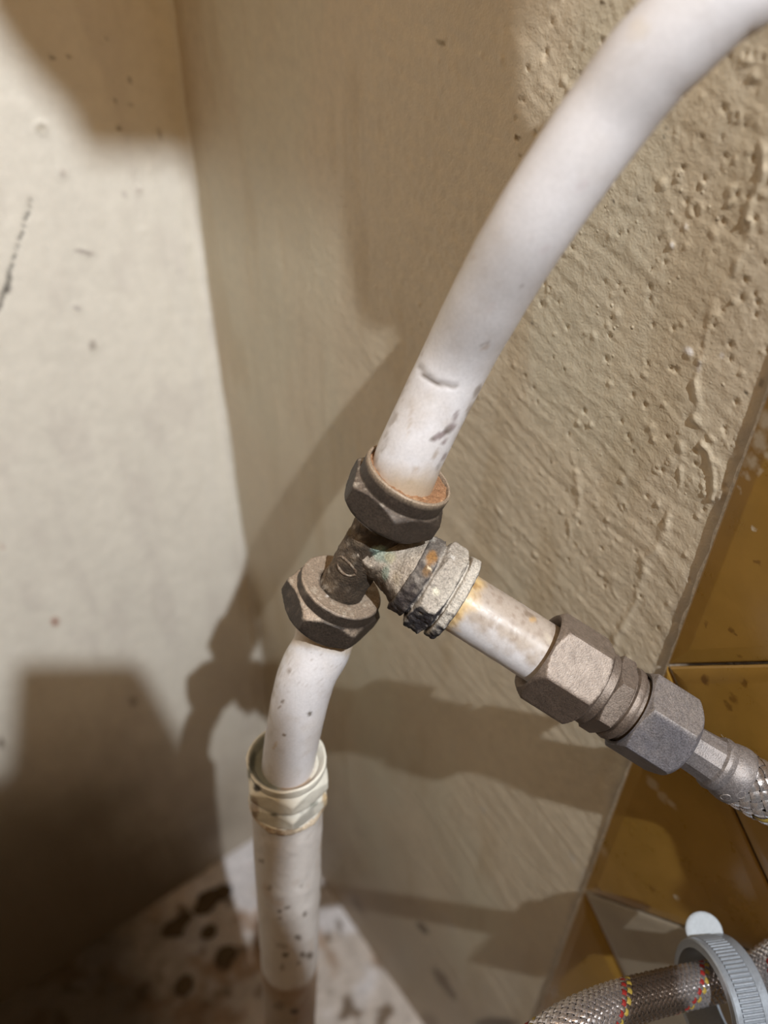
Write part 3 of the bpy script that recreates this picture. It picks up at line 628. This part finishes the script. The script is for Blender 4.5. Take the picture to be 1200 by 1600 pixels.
# ---- plated coupling
def metal_dust(base, dust, amt, seed, lo=.2, hi=.75):
    def f(V, nr):
        c = np.tile(base, (len(V), 1)) * (1 + .18 * fbm(V, 300, 3, seed))[:, None]
        m = sstep(lo, hi, nr[:, 2] + .25 * fbm(V, 260, 3, seed + 1)) * (0.75 + .5 * fbm(V, 1700, 3, seed + 2))
        c = mixc(c, dust, amt * m)
        return mixc(c, rgb(60, 50, 44), .22 * sstep(.2, .6, noise(V, 1100, seed + 3)))
    return f
VIEWB = unit(np.cross(BR, np.cross(CAM - bpt(.05), BR)))
SIDE = np.cross(BR, VIEWB)                                             # in the picture: down-left of the axis
if proj(bpt(.05) + SIDE * .01)[1] < proj(bpt(.05))[1]: SIDE = -SIDE
def coupling():
    d0, d1 = btr(841, 1016), btr(921, 1070)
    t = thing('coupling', 'dusty plated brass compression coupling with two hexagons after the short white pipe', 'fitting', bpt(d0))
    L_ = d1 - d0
    BN, DU = rgb(108, 94, 84), rgb(164, 150, 138)
    def ph(deg):                       # a corner this many degrees from the lens side towards down-left; nut() measures from ref=VIEWB about BR
        sgn = 1 if np.dot(np.cross(BR, VIEWB), SIDE) > 0 else -1
        return math.radians(sgn * deg) + PI / 6 - PI / 6
    rows = [(.0030, .0079, None), (.0012, .0090, None), (.0002, .0100, None)] + hexrows(.0, L_, .0110, .0020, .0014, .965) + [(L_ + .0001, .0100, None), (L_ + .0002, .0096, None)]
    V, Fc = nut(bpt(d0), BR, VIEWB, rows, 120, lambda V: .00008 * fbm(V, 400, 3, 91), phase=ph(20))
    build('compression_nut', V, Fc, 'plated', t, metal_dust(BN, DU, .7, 92), sharp=28)
    e0, e1 = d1, btr(977, 1106)
    E_ = e1 - e0
    rows = [(-.0005, .0092, None), (.0001, .0100, None), (E_ * .2, .0101, None), (E_ * .24, .0097, None)] + hexrows(E_ * .25, E_ * .70, .0094, .0008, .0008, .98) + [(E_ * .72, .0092, None), (E_ * .75, .0100, None), (E_ * .84, .0102, None), (E_ * .92, .0100, None), (E_ * .93, .0090, None), (E_ * 1.15, .0090, None)]
    V, Fc = nut(bpt(e0), BR, VIEWB, rows, 120, None, phase=ph(36))
    build('coupling_body', V, Fc, 'plated', t, metal_dust(BN * .9, DU, .5, 97), sharp=28)
coupling()

# ---- braided hoses
def ribbon(cx, T, U, B, s, R_, sgn, k, N, pitch, width, amp, rise=None):
    ph0 = 2 * PI * k / N; phi = 2 * PI * s / pitch; th = ph0 + sgn * phi
    c = N * phi / PI
    off = amp * np.cos(PI * c + (0)) * (1 if sgn > 0 else -1)
    r = R_ + off
    if rise is not None: r = r + rise
    D = U * np.cos(th)[:, None] + B * np.sin(th)[:, None]
    E = -U * np.sin(th)[:, None] + B * np.cos(th)[:, None]
    al = math.atan2(2 * PI * R_, pitch)
    wd_ = E * math.cos(al) - sgn * T * math.sin(al)
    cp = cx + D * r[:, None]
    return np.stack([cp - wd_ * width * .5 - D * .00012, cp - wd_ * width * .22 + D * .00004, cp + wd_ * width * .22 + D * .00004, cp + wd_ * width * .5 - D * .00012], 1).reshape(-1, 3), gridfaces(len(cx), 4)
def hose(t, pts, R_, N, pitch, seed, dust=None, marks=None, step=.0005):
    P, s = resample(spline(pts), step); T, U, B = frames(P)
    V, Fc = tube(P[::4], R_ - .0006, 40, None, True)
    build('hose_core', V, Fc, 'rubber', t, None, sharp=50)
    al = math.atan2(2 * PI * R_, pitch); width = 2 * PI * R_ / N * math.cos(al) * .86
    VV, FF, n0 = [], [], 0; special = {}; chosen = {}
    for nm, col, px, py in (marks or []):          # the coloured thread is the strand that shows at this place
        best = (1e9, 0)
        for sg in (1, -1):
            for k in range(N):
                if (sg, k) in chosen.values(): continue
                V, _ = ribbon(P, T, U, B, s, R_, sg, k, N, pitch, width, .00030); V = V.reshape(-1, 4, 3)[:, 1]
                x, y, _ = proj(V); fr = np.einsum('ij,ij->i', V - P, CAM - V) > 0
                d = np.where(fr, np.hypot(x - px, y - py), 1e9).min()
                d = (max(d - 7, 0), int((fr & (x < 1200)).sum()))
                if d < best: best = d; chosen[(nm, px)] = (sg, k)
    for sg in (1, -1):
        for k in range(N):
            V, Fc = ribbon(P, T, U, B, s, R_, sg, k, N, pitch, width, .00030)
            key = None
            for nm, col, px, py in (marks or []):
                if (sg, k) == chosen[(nm, px)]: key = (nm, col)
            if key: special.setdefault(key, []).append((V, Fc)); continue
            VV.append(V); FF.append(Fc + n0); n0 += len(V)
    def tint(V, nr):
        c = np.tile(rgb(226, 222, 224), (len(V), 1)) * (1 + .15 * fbm(V, 700, 3, seed))[:, None]
        if dust is not None: c = dust(V, nr, c)
        return c
    o = build('braid', np.concatenate(VV), np.concatenate(FF), 'steel', t, tint, sharp=0); o['kind'] = 'stuff'
    for (nm, col), lst in special.items():
        n0 = 0; a_, b_ = [], []
        for V, Fc in lst: a_.append(V); b_.append(Fc + n0); n0 += len(V)
        build('marker_thread', np.concatenate(a_), np.concatenate(b_), 'thread', t, np.array(col) * 1.0, sharp=0, label=nm + ' marker thread in the braid')
RED, YEL, BLK = tuple(rgb(132, 34, 30)), tuple(rgb(152, 130, 56)), tuple(rgb(24, 24, 26))
def upper_hose():
    t = thing('braided_hose', 'steel braided hose with hexagon nut leaving the coupling above the brown tiles', 'hose', bpt(btr(977, 1106)))
    d0, d1 = btr(979, 1108), btr(1059, 1157); L_ = d1 - d0
    sgn = 1 if np.dot(np.cross(BR, VIEWB), SIDE) > 0 else -1
    rows = [(.0014, .0091, None), (.0002, .0096, None), (.0, .0102, None)] + hexrows(.0003, L_, .0103, .0010, .0020, .965) + [(L_ + .0001, .0093, None), (L_ + .0003, .0074, None), (L_ + .0002, .0060, None)]
    V, Fc = nut(bpt(d0), BR, VIEWB, rows, 120, None, phase=math.radians(sgn * -14))
    build('hose_nut', V, Fc, 'plated', t, metal_dust(rgb(112, 109, 114), rgb(160, 150, 142), .8, 103, .35, .85), sharp=28)
    d2, d3 = d1, btr(1152, 1214); L2 = d3 - d2
    rows = []
    for q, r, ap in [(0, .0066, None), (.03, .0066, None), (.06, .0062, None), (.08, .0060, .00565), (.2, .00605, .00565), (.4, .0063, .0058), (.55, .0066, .0060), (.58, .0068, None), (.63, .0071, None), (.68, .0070, None), (.72, .0068, None), (.80, .0073, None), (.90, .0076, None), (.97, .0076, None), (1.0, .0075, None), (1.01, .0066, None)]:
        rows.append((L2 * q, r, ap))
    V, Fc = nut(bpt(d2), BR, VIEWB, rows, 120, None, phase=math.radians(sgn * -30), sides=10)
    build('ferrule', V, Fc, 'plated', t, metal_dust(rgb(126, 121, 122), rgb(154, 144, 137), .7, 107, .3, .85), sharp=24)
    # embossed ring marks stamped in the ferrule
    for px, py, rr in [(1138, 1228, .0011), (1121, 1236, .0014)]:
        d = btr(px, py) ; ax_ = bpt(d); q = W(px, py, .19) - W(*[proj(ax_)[0], proj(ax_)[1], .19]); 
        side = np.dot(W(px, py, .1935) - ax_, SIDE); ang = math.asin(np.clip(side / .0071, -.9, .98))
        a = np.linspace(0, 2 * PI, 28); pts = []
        for x in a:
            g = ang + rr * math.sin(x) / .0070; dd = d + rr * .8 * math.cos(x)
            pts.append(bpt(dd) + (VIEWB * math.cos(g) + SIDE * math.sin(g)) * .00745)
        V, Fc = tube(np.array(pts), .00018, 8, None, True)
        build('stamped_ring', V, Fc, 'plated', t, np.array(rgb(150, 144, 142)), sharp=0)
    g0 = bpt(d3 - .0012); g1 = bpt(d3 + .006); g2 = bpt(d3 + .018)
    pts = [g0, bpt(d3 + .001), g1, g2, g2 + np.array([.001, .018, -.009]), g2 + np.array([.003, .042, -.004]), g2 + np.array([.003, .062, .030]), np.array([.026, g2[1] + .070, g2[2] + .075]), np.array([.020, g2[1] + .070, g2[2] + .12]), np.array([.010, g2[1] + .068, g2[2] + .15]), np.array([-.004, g2[1] + .068, g2[2] + .158])]
    def dust(V, nr, c): return mixc(c, rgb(158, 146, 136), .6 * sstep(.35, .9, nr[:, 2] + .3 * fbm(V, 300, 3, 111)))
    hose(t, pts, .0071, 12, 2 * PI * .0071 * 1.0, 112, dust, [('yellow', YEL, 1184, 1275), ('red', RED, 1196, 1288)], .0006)
upper_hose()

def lower_hose():
    zs = .212
    pts = [np.array([.10, .315, .012]), np.array([.105, .312, .10])]
    vis = [W(770, 1700, .190), W(830, 1645, .192), W(893, 1602, .196), W(960, 1572, .205), W(1030, 1552, .215), W(1105, 1535, .2235), W(1180, 1520, .2255), W(1260, 1500, .214)]
    pts = [vis[0] + np.array([.02, -.01, -.38]), vis[0] + np.array([.018, -.008, -.2]), vis[0] + np.array([.010, -.004, -.06])] + vis
    e = vis[-1]; pts += [e + np.array([.006, .03, .004]), e + np.array([.004, .06, .002]), np.array([.004, e[1] + .075, e[2]]), np.array([-.006, e[1] + .08, e[2]])]
    pts[0][2] = .004; pts[1][2] = .16
    t = thing('braided_hose', 'worn steel braided hose running through the grey knurled ring at the bottom', 'hose', pts[0])
    def dust(V, nr, c):
        x, y, _ = proj(V)
        m = sstep(965, 985, x + 8 * fbm(V, 400, 3, 121)) * sstep(1072, 1052, x - .3 * (y - 1530) + 14 * fbm(V, 300, 3, 122))
        c = mixc(c, rgb(112, 98, 86), .95 * m)
        return mixc(c, rgb(140, 124, 112), .45 * sstep(.5, .95, nr[:, 2] + .35 * fbm(V, 260, 3, 123)))
    hose(t, pts, .0055, 16, 2 * PI * .0055 * .95, 124, dust, [('red', RED, 1083, 1551), ('yellow', YEL, 1091, 1551)], .0006)
lower_hose()

# ---- knurled ring on the lower hose
def ring():
    c0 = W(1100, 1566, .2210)
    ax = M @ unit((.90, -.03, .15))
    Ro, wdt, th = .0163, .0112, .0024
    t = thing('knurled_ring', 'grey knurled clamp ring with a round thumb tab around the lower hose', 'clamp', c0)
    u = unit(np.cross(ax, (0, 0, 1))); w_ = np.cross(ax, u)
    N = 84; per = 6; seg = N * per
    th_ = np.arange(seg) / seg * 2 * PI; rid = np.array([0, .8, 1, 1, .8, 0])[np.arange(seg) % per] * .00045
    prof = [(-.0001, -th, 0), (0, -th + .0002, 0), (0, -.0004, 0), (.0004, 0, 0), (.0019, 0, 0), (.0021, -.0003, 0), (.00212, -.0003, 1), (.0045, -.0003, 1), (.0070, -.0003, 1), (.00815, -.0003, 1), (.0082, -.0003, 0), (.0084, 0, 0), (wdt - .0004, 0, 0), (wdt, -.0004, 0), (wdt, -th + .0002, 0), (wdt, -th, 0)]
    V = []
    for d, dr, k in prof:
        r = Ro + dr + rid * k
        V.append(c0 + ax * d + (u[None] * np.cos(th_)[:, None] + w_[None] * np.sin(th_)[:, None]) * (r[:, None] if np.ndim(r) else r))
    V = np.array(V).reshape(-1, 3); m = len(prof)
    Fc = gridfaces(m, seg, True)
    inner = np.stack([np.arange(seg) + (m - 1) * seg, (np.arange(seg) + 1) % seg + (m - 1) * seg, (np.arange(seg) + 1) % seg, np.arange(seg)], -1)
    build('ring_band', V, np.concatenate([Fc, inner]), 'zinc', t, np.array(rgb(150, 156, 164)), sharp=35)
    # round tab standing on the ring
    cen = W(1100, 1455, .2320); fwd = unit(CAM - cen + np.array([0, .05, .12])); x_ = unit(np.cross(fwd, (0, 0, 1))); y_ = np.cross(x_, fwd)
    if y_[2] < 0: y_ = -y_
    a = np.arange(48) / 48 * 2 * PI; Rt = .0053; V = []
    for d, r in [(-.0011, 0.0001), (-.0011, Rt * .92), (-.0008, Rt), (.0006, Rt), (.0009, Rt * .93), (.0010, Rt * .82), (.0009, Rt * .70), (.00085, Rt * .3), (.0009, .0001)]:
        V.append(cen + fwd * d + (x_[None] * np.cos(a)[:, None] + y_[None] * np.sin(a)[:, None]) * r)
    build('thumb_tab', np.array(V).reshape(-1, 3), gridfaces(9, 48, True), 'tab', t, np.array(rgb(168, 174, 180)), sharp=40, label='pale round thumb tab')
ring()

# ---- lower white pipe and painted riser
def lower_pipe():
    pts = [lowface - RA * .0105, W(505, 1005, .2130), W(484, 1044, .2140), W(472, 1080, .2170), W(463, 1120, .2215), W(452, 1182, .2310), W(448, 1222, .2370), W(447, 1245, .2415)]
    t = thing('water_pipe', 'short bent white pipe between the lower brass nut and the painted riser', 'pipe', pts[0])
    P, s = resample(spline(pts), .0008)
    V, Fc = tube(P, np.interp(s / s[-1], [0, .4, 1], [.0082, .0081, .0078]), 96, lambda V: .00012 * fbm(V, 170, 3, 131))
    def tint(V, nr):
        c = np.tile(WHITE, (len(V), 1)); c = dirt_on_plastic(V, c, .6, 132)
        x, y, _ = proj(V)
        c = mixc(c, rgb(176, 164, 150), .7 * np.exp(-(segdist(x, y, [(448, 1015), (425, 1090), (410, 1150)]) / 9) ** 2) * sstep(-.2, .3, fbm(V, 420, 3, 134)))
        sc_ = np.abs(noise((V - CAM) @ M * np.array([1, 3, 1]), 520, 135)); c = mixc(c, rgb(150, 138, 128), .5 * sstep(.05, .0, sc_) * sstep(1120, 1030, y))
        c = mixc(c, rgb(176, 150, 110), .6 * sstep(1022, 1008, y - .2 * (x - 500)))
        dk = rgb(80, 66, 48)
        return stains(c, V, nr, [(484, 1115, 5, 4, 20, dk, .9), (444, 1149, 3.5, 2.5, 0, rgb(120, 96, 70), .9), (441, 1096, 3, 3, 0, rgb(110, 88, 66), .8), (437, 1105, 3, 2, 0, rgb(120, 98, 78), .7), (452, 1048, 4, 6, 30, rgb(120, 98, 78), .6), (430, 1165, 3, 8, 30, rgb(196, 176, 150), .6)])
    build('pipe_wall', V, Fc, 'plastic', t, tint, sharp=50)
lower_pipe()

def riser():
    A, B = W(448, 1184, .2320), W(452.5, 1532, .3260)
    up = unit(A - B); base = B - up * (B[2] / up[2]); tot = float(np.dot(A - base, up))
    def sat(py):                                                        # height on the axis that shows at a picture row
        q = np.linspace(0, tot * 1.1, 2000); _, y, _ = proj(base + up * q[:, None]); return float(np.interp(-py, -y, q))
    s1 = sat(1243); s0 = sat(1184)
    t = thing('riser_pipe', 'upright white painted riser pipe with flaking paint standing on the floor', 'pipe', base)
    P = np.array([base + up * q for q in np.linspace(-.002, s1 + .001, 320)])
    V, Fc = tube(P, .0115, 96, lambda V: .00035 * fbm(V, 130, 4, 141) + .00012 * fbm(V, 500, 2, 142))
    sd = sat(1500)
    def tint(V, nr):
        q = (V - base) @ up
        c = np.tile(rgb(218, 211, 206), (len(V), 1)) * (1 + .06 * fbm(V, 120, 3, 143))[:, None]
        c = mixc(c, rgb(196, 172, 150), .55 * sstep(.15, .5, fbm(V * [1, 1, .5], 130, 4, 144)))
        dk, br = rgb(104, 88, 74), rgb(150, 116, 78)
        c = mixc(c, br, .8 * sstep(sd + .004, sd - .004, q + .006 * fbm(V, 90, 3, 145)))
        c = mixc(c, rgb(196, 188, 180), .55 * sstep(sd, sd - .02, q) * sstep(.05, .3, fbm(V, 70, 3, 146)))
        return stains(c, V, nr, [(408, 1345, 5, 4, 0, dk, .5), (421, 1388, 5, 4, 10, dk, .5), (437, 1424, 4, 3, 0, dk, .9), (448, 1419, 6, 3, -20, dk, .9), (437, 1435, 4, 3, 0, dk, .5), (476, 1428, 4, 5, 30, dk, .8), (466, 1466, 6, 4, 20, dk, .9), (446, 1492, 6, 5, 20, dk, .8), (473, 1492, 6, 5, 20, dk, .9),
            (484, 1493, 6, 6, 0, dk, .9), (466, 1505, 4, 3, 0, dk, .7), (441, 1512, 5, 7, 0, rgb(140, 126, 116), .6), (460, 1580, 8, 5, 0, rgb(60, 46, 30), .9), (436, 1572, 10, 8, 0, dk, .5), (440, 1478, 12, 5, 15, rgb(150, 136, 126), .5), (470, 1385, 4, 3, 0, dk, .4)])
    build('pipe_wall', V, Fc, 'riser', t, tint, sharp=0)
    # reducing socket: cup rim, two painted hexagons, ragged putty
    o_ = base + up * s1; Hh = s0 - s1
    ref = CAM - o_
    rows = [(-.0012, .0115, None), (.0002, .0119, None)] + hexrows(.0004, Hh * .36, .0116, .0020, .0020, .985) + [(Hh * .38, .0113, None), (Hh * .42, .0113, None)] + hexrows(Hh * .42, Hh * .82, .0119, .0026, .0024, .965) + \
        [(Hh * .83, .0116, None), (Hh * .95, .0121, None), (Hh, .0120, None), (Hh * 1.01, .0114, None), (Hh * .98, .0107, None), (Hh * .93, .0101, None), (Hh * .88, .0095, None), (Hh * .86, .0050, None)]
    V, Fc = nut(o_, up, ref, rows, 120, lambda V: .00030 * fbm(V, 260, 3, 151), phase=.12)
    def tint(V, nr):
        d = V - base; q = d @ up; sn = (q - s1) / Hh; r = np.linalg.norm(d - q[:, None] * up, axis=1)
        c = np.tile(rgb(222, 218, 206), (len(V), 1)) * (1 + .08 * fbm(V, 260, 3, 152))[:, None]
        c = mixc(c, rgb(140, 138, 132), .5 * sstep(.1, .5, fbm(V, 200, 3, 153)) * sstep(.9, .6, sn))
        x, y, _ = proj(V)
        c = mixc(c, rgb(88, 94, 84), .85 * sstep(.0118, .0110, r) * (sn > .85) * sstep(452, 425, x + 12 * fbm(V, 300, 3, 154)))
        c = mixc(c, rgb(140, 112, 84), .8 * sstep(.0112, .0104, r) * (sn > .85) * sstep(430, 445, x) * sstep(500, 480, x + 10 * fbm(V, 400, 3, 155)))
        return stains(c, V, nr, [(402, 1231, 8, 6, 40, rgb(50, 44, 36), .95), (393, 1195, 5, 22, 10, rgb(70, 74, 66), .9), (428, 1273, 6, 3, 10, rgb(110, 112, 104), .8), (490, 1257, 8, 4, -30, rgb(150, 152, 140), .7), (397, 1265, 8, 20, 0, rgb(140, 118, 98), .8), (508, 1250, 5, 16, 0, rgb(180, 150, 104), .8), (492, 1165, 4, 12, 20, rgb(130, 132, 124), .8)])
    build('reducing_socket', V, Fc, 'riser', t, tint, sharp=35, label='paint-covered hexagon socket at the top of the riser')
    rows = [(-.0034, .0114, None), (-.0026, .0119, None), (-.0016, .0122, None), (-.0006, .0121, None), (.0004, .0116, None)]
    V, Fc = nut(o_, up, ref, rows, 120, lambda V: .0005 * fbm(V, 500, 3, 161))
    V = V + up * (.0009 * fbm(V, 300, 3, 162))[:, None]
    build('putty_ring', V, Fc, 'crust', t, lambda V, nr: mixc(np.tile(rgb(214, 196, 172), (len(V), 1)), rgb(150, 118, 84), .7 * sstep(.0, .4, fbm(V, 400, 3, 163))), sharp=0, label='ragged beige putty ring')
riser()

# ---- dirt on the floor, fluff and cobweb
rng = np.random.default_rng(12)
def clump(px, py, rx, label):
    p = on_plane(px, py, 2, .002); t = 14; V = []
    a = np.linspace(0, PI, 9)[1:-1]; b = np.arange(12) / 12 * 2 * PI
    V = [p + np.array([0, 0, rx * .25])] + [p + rx * np.array([math.sin(x) * math.cos(y), math.sin(x) * math.sin(y), .25 * math.cos(x)]) for x in a for y in b] + [p - np.array([0, 0, rx * .25])]
    V = np.array(V); V = p + (V - p) * (1 + 1.1 * fbm(V, 110, 3, 171))[:, None]
    Fc = [tuple(f + 1) for f in gridfaces(7, 12, True)] + [(0, 1 + (i + 1) % 12, 1 + i) for i in range(12)] + [(len(V) - 1, 73 + i, 73 + (i + 1) % 12) for i in range(12)]
    o = build('dirt_clump', V, Fc, 'dirt', None, None, sharp=0); o['label'] = label; o['category'] = 'dirt'; o['group'] = 'dirt clumps in the corner'
    return o
clump(278, 1448, .011, 'largest dark dirt clump on the shadowed floor beside the left wall')
clump(318, 1412, .009, 'dark dirt clump on the floor close behind the largest clump')
clump(348, 1392, .007, 'dark dirt clump on the floor deepest in the corner')
clump(326, 1455, .005, 'small dark dirt clump on the floor left of the riser')
clump(352, 1495, .007, 'flat dark dirt clump on the floor nearest the riser base')
clump(290, 1535, .006, 'small dark dirt clump on the floor at the lower edge')
def fluff():
    c = W(1128, 1168, .1985); Vs, Fs, k = [], [], 0
    for i in range(26):
        p = c + rng.normal(size=3) * .0012; d = unit(rng.normal(size=3)); L_ = rng.uniform(.002, .006); b = rng.normal(size=3) * .002
        P = np.array([p + d * L_ * (q - .5) + b * (q * (1 - q)) for q in np.linspace(0, 1, 9)])
        V, Fc = tube(P, .00004, 4, None, False); Vs.append(V); Fs.append(Fc + k); k += len(V)
    o = build('dust_fluff', np.concatenate(Vs), np.concatenate(Fs), 'fluff', None, None, sharp=0); o['kind'] = 'stuff'
    o['label'] = 'wisp of grey fluff caught on the steel hose ferrule'; o['category'] = 'fluff'
fluff()
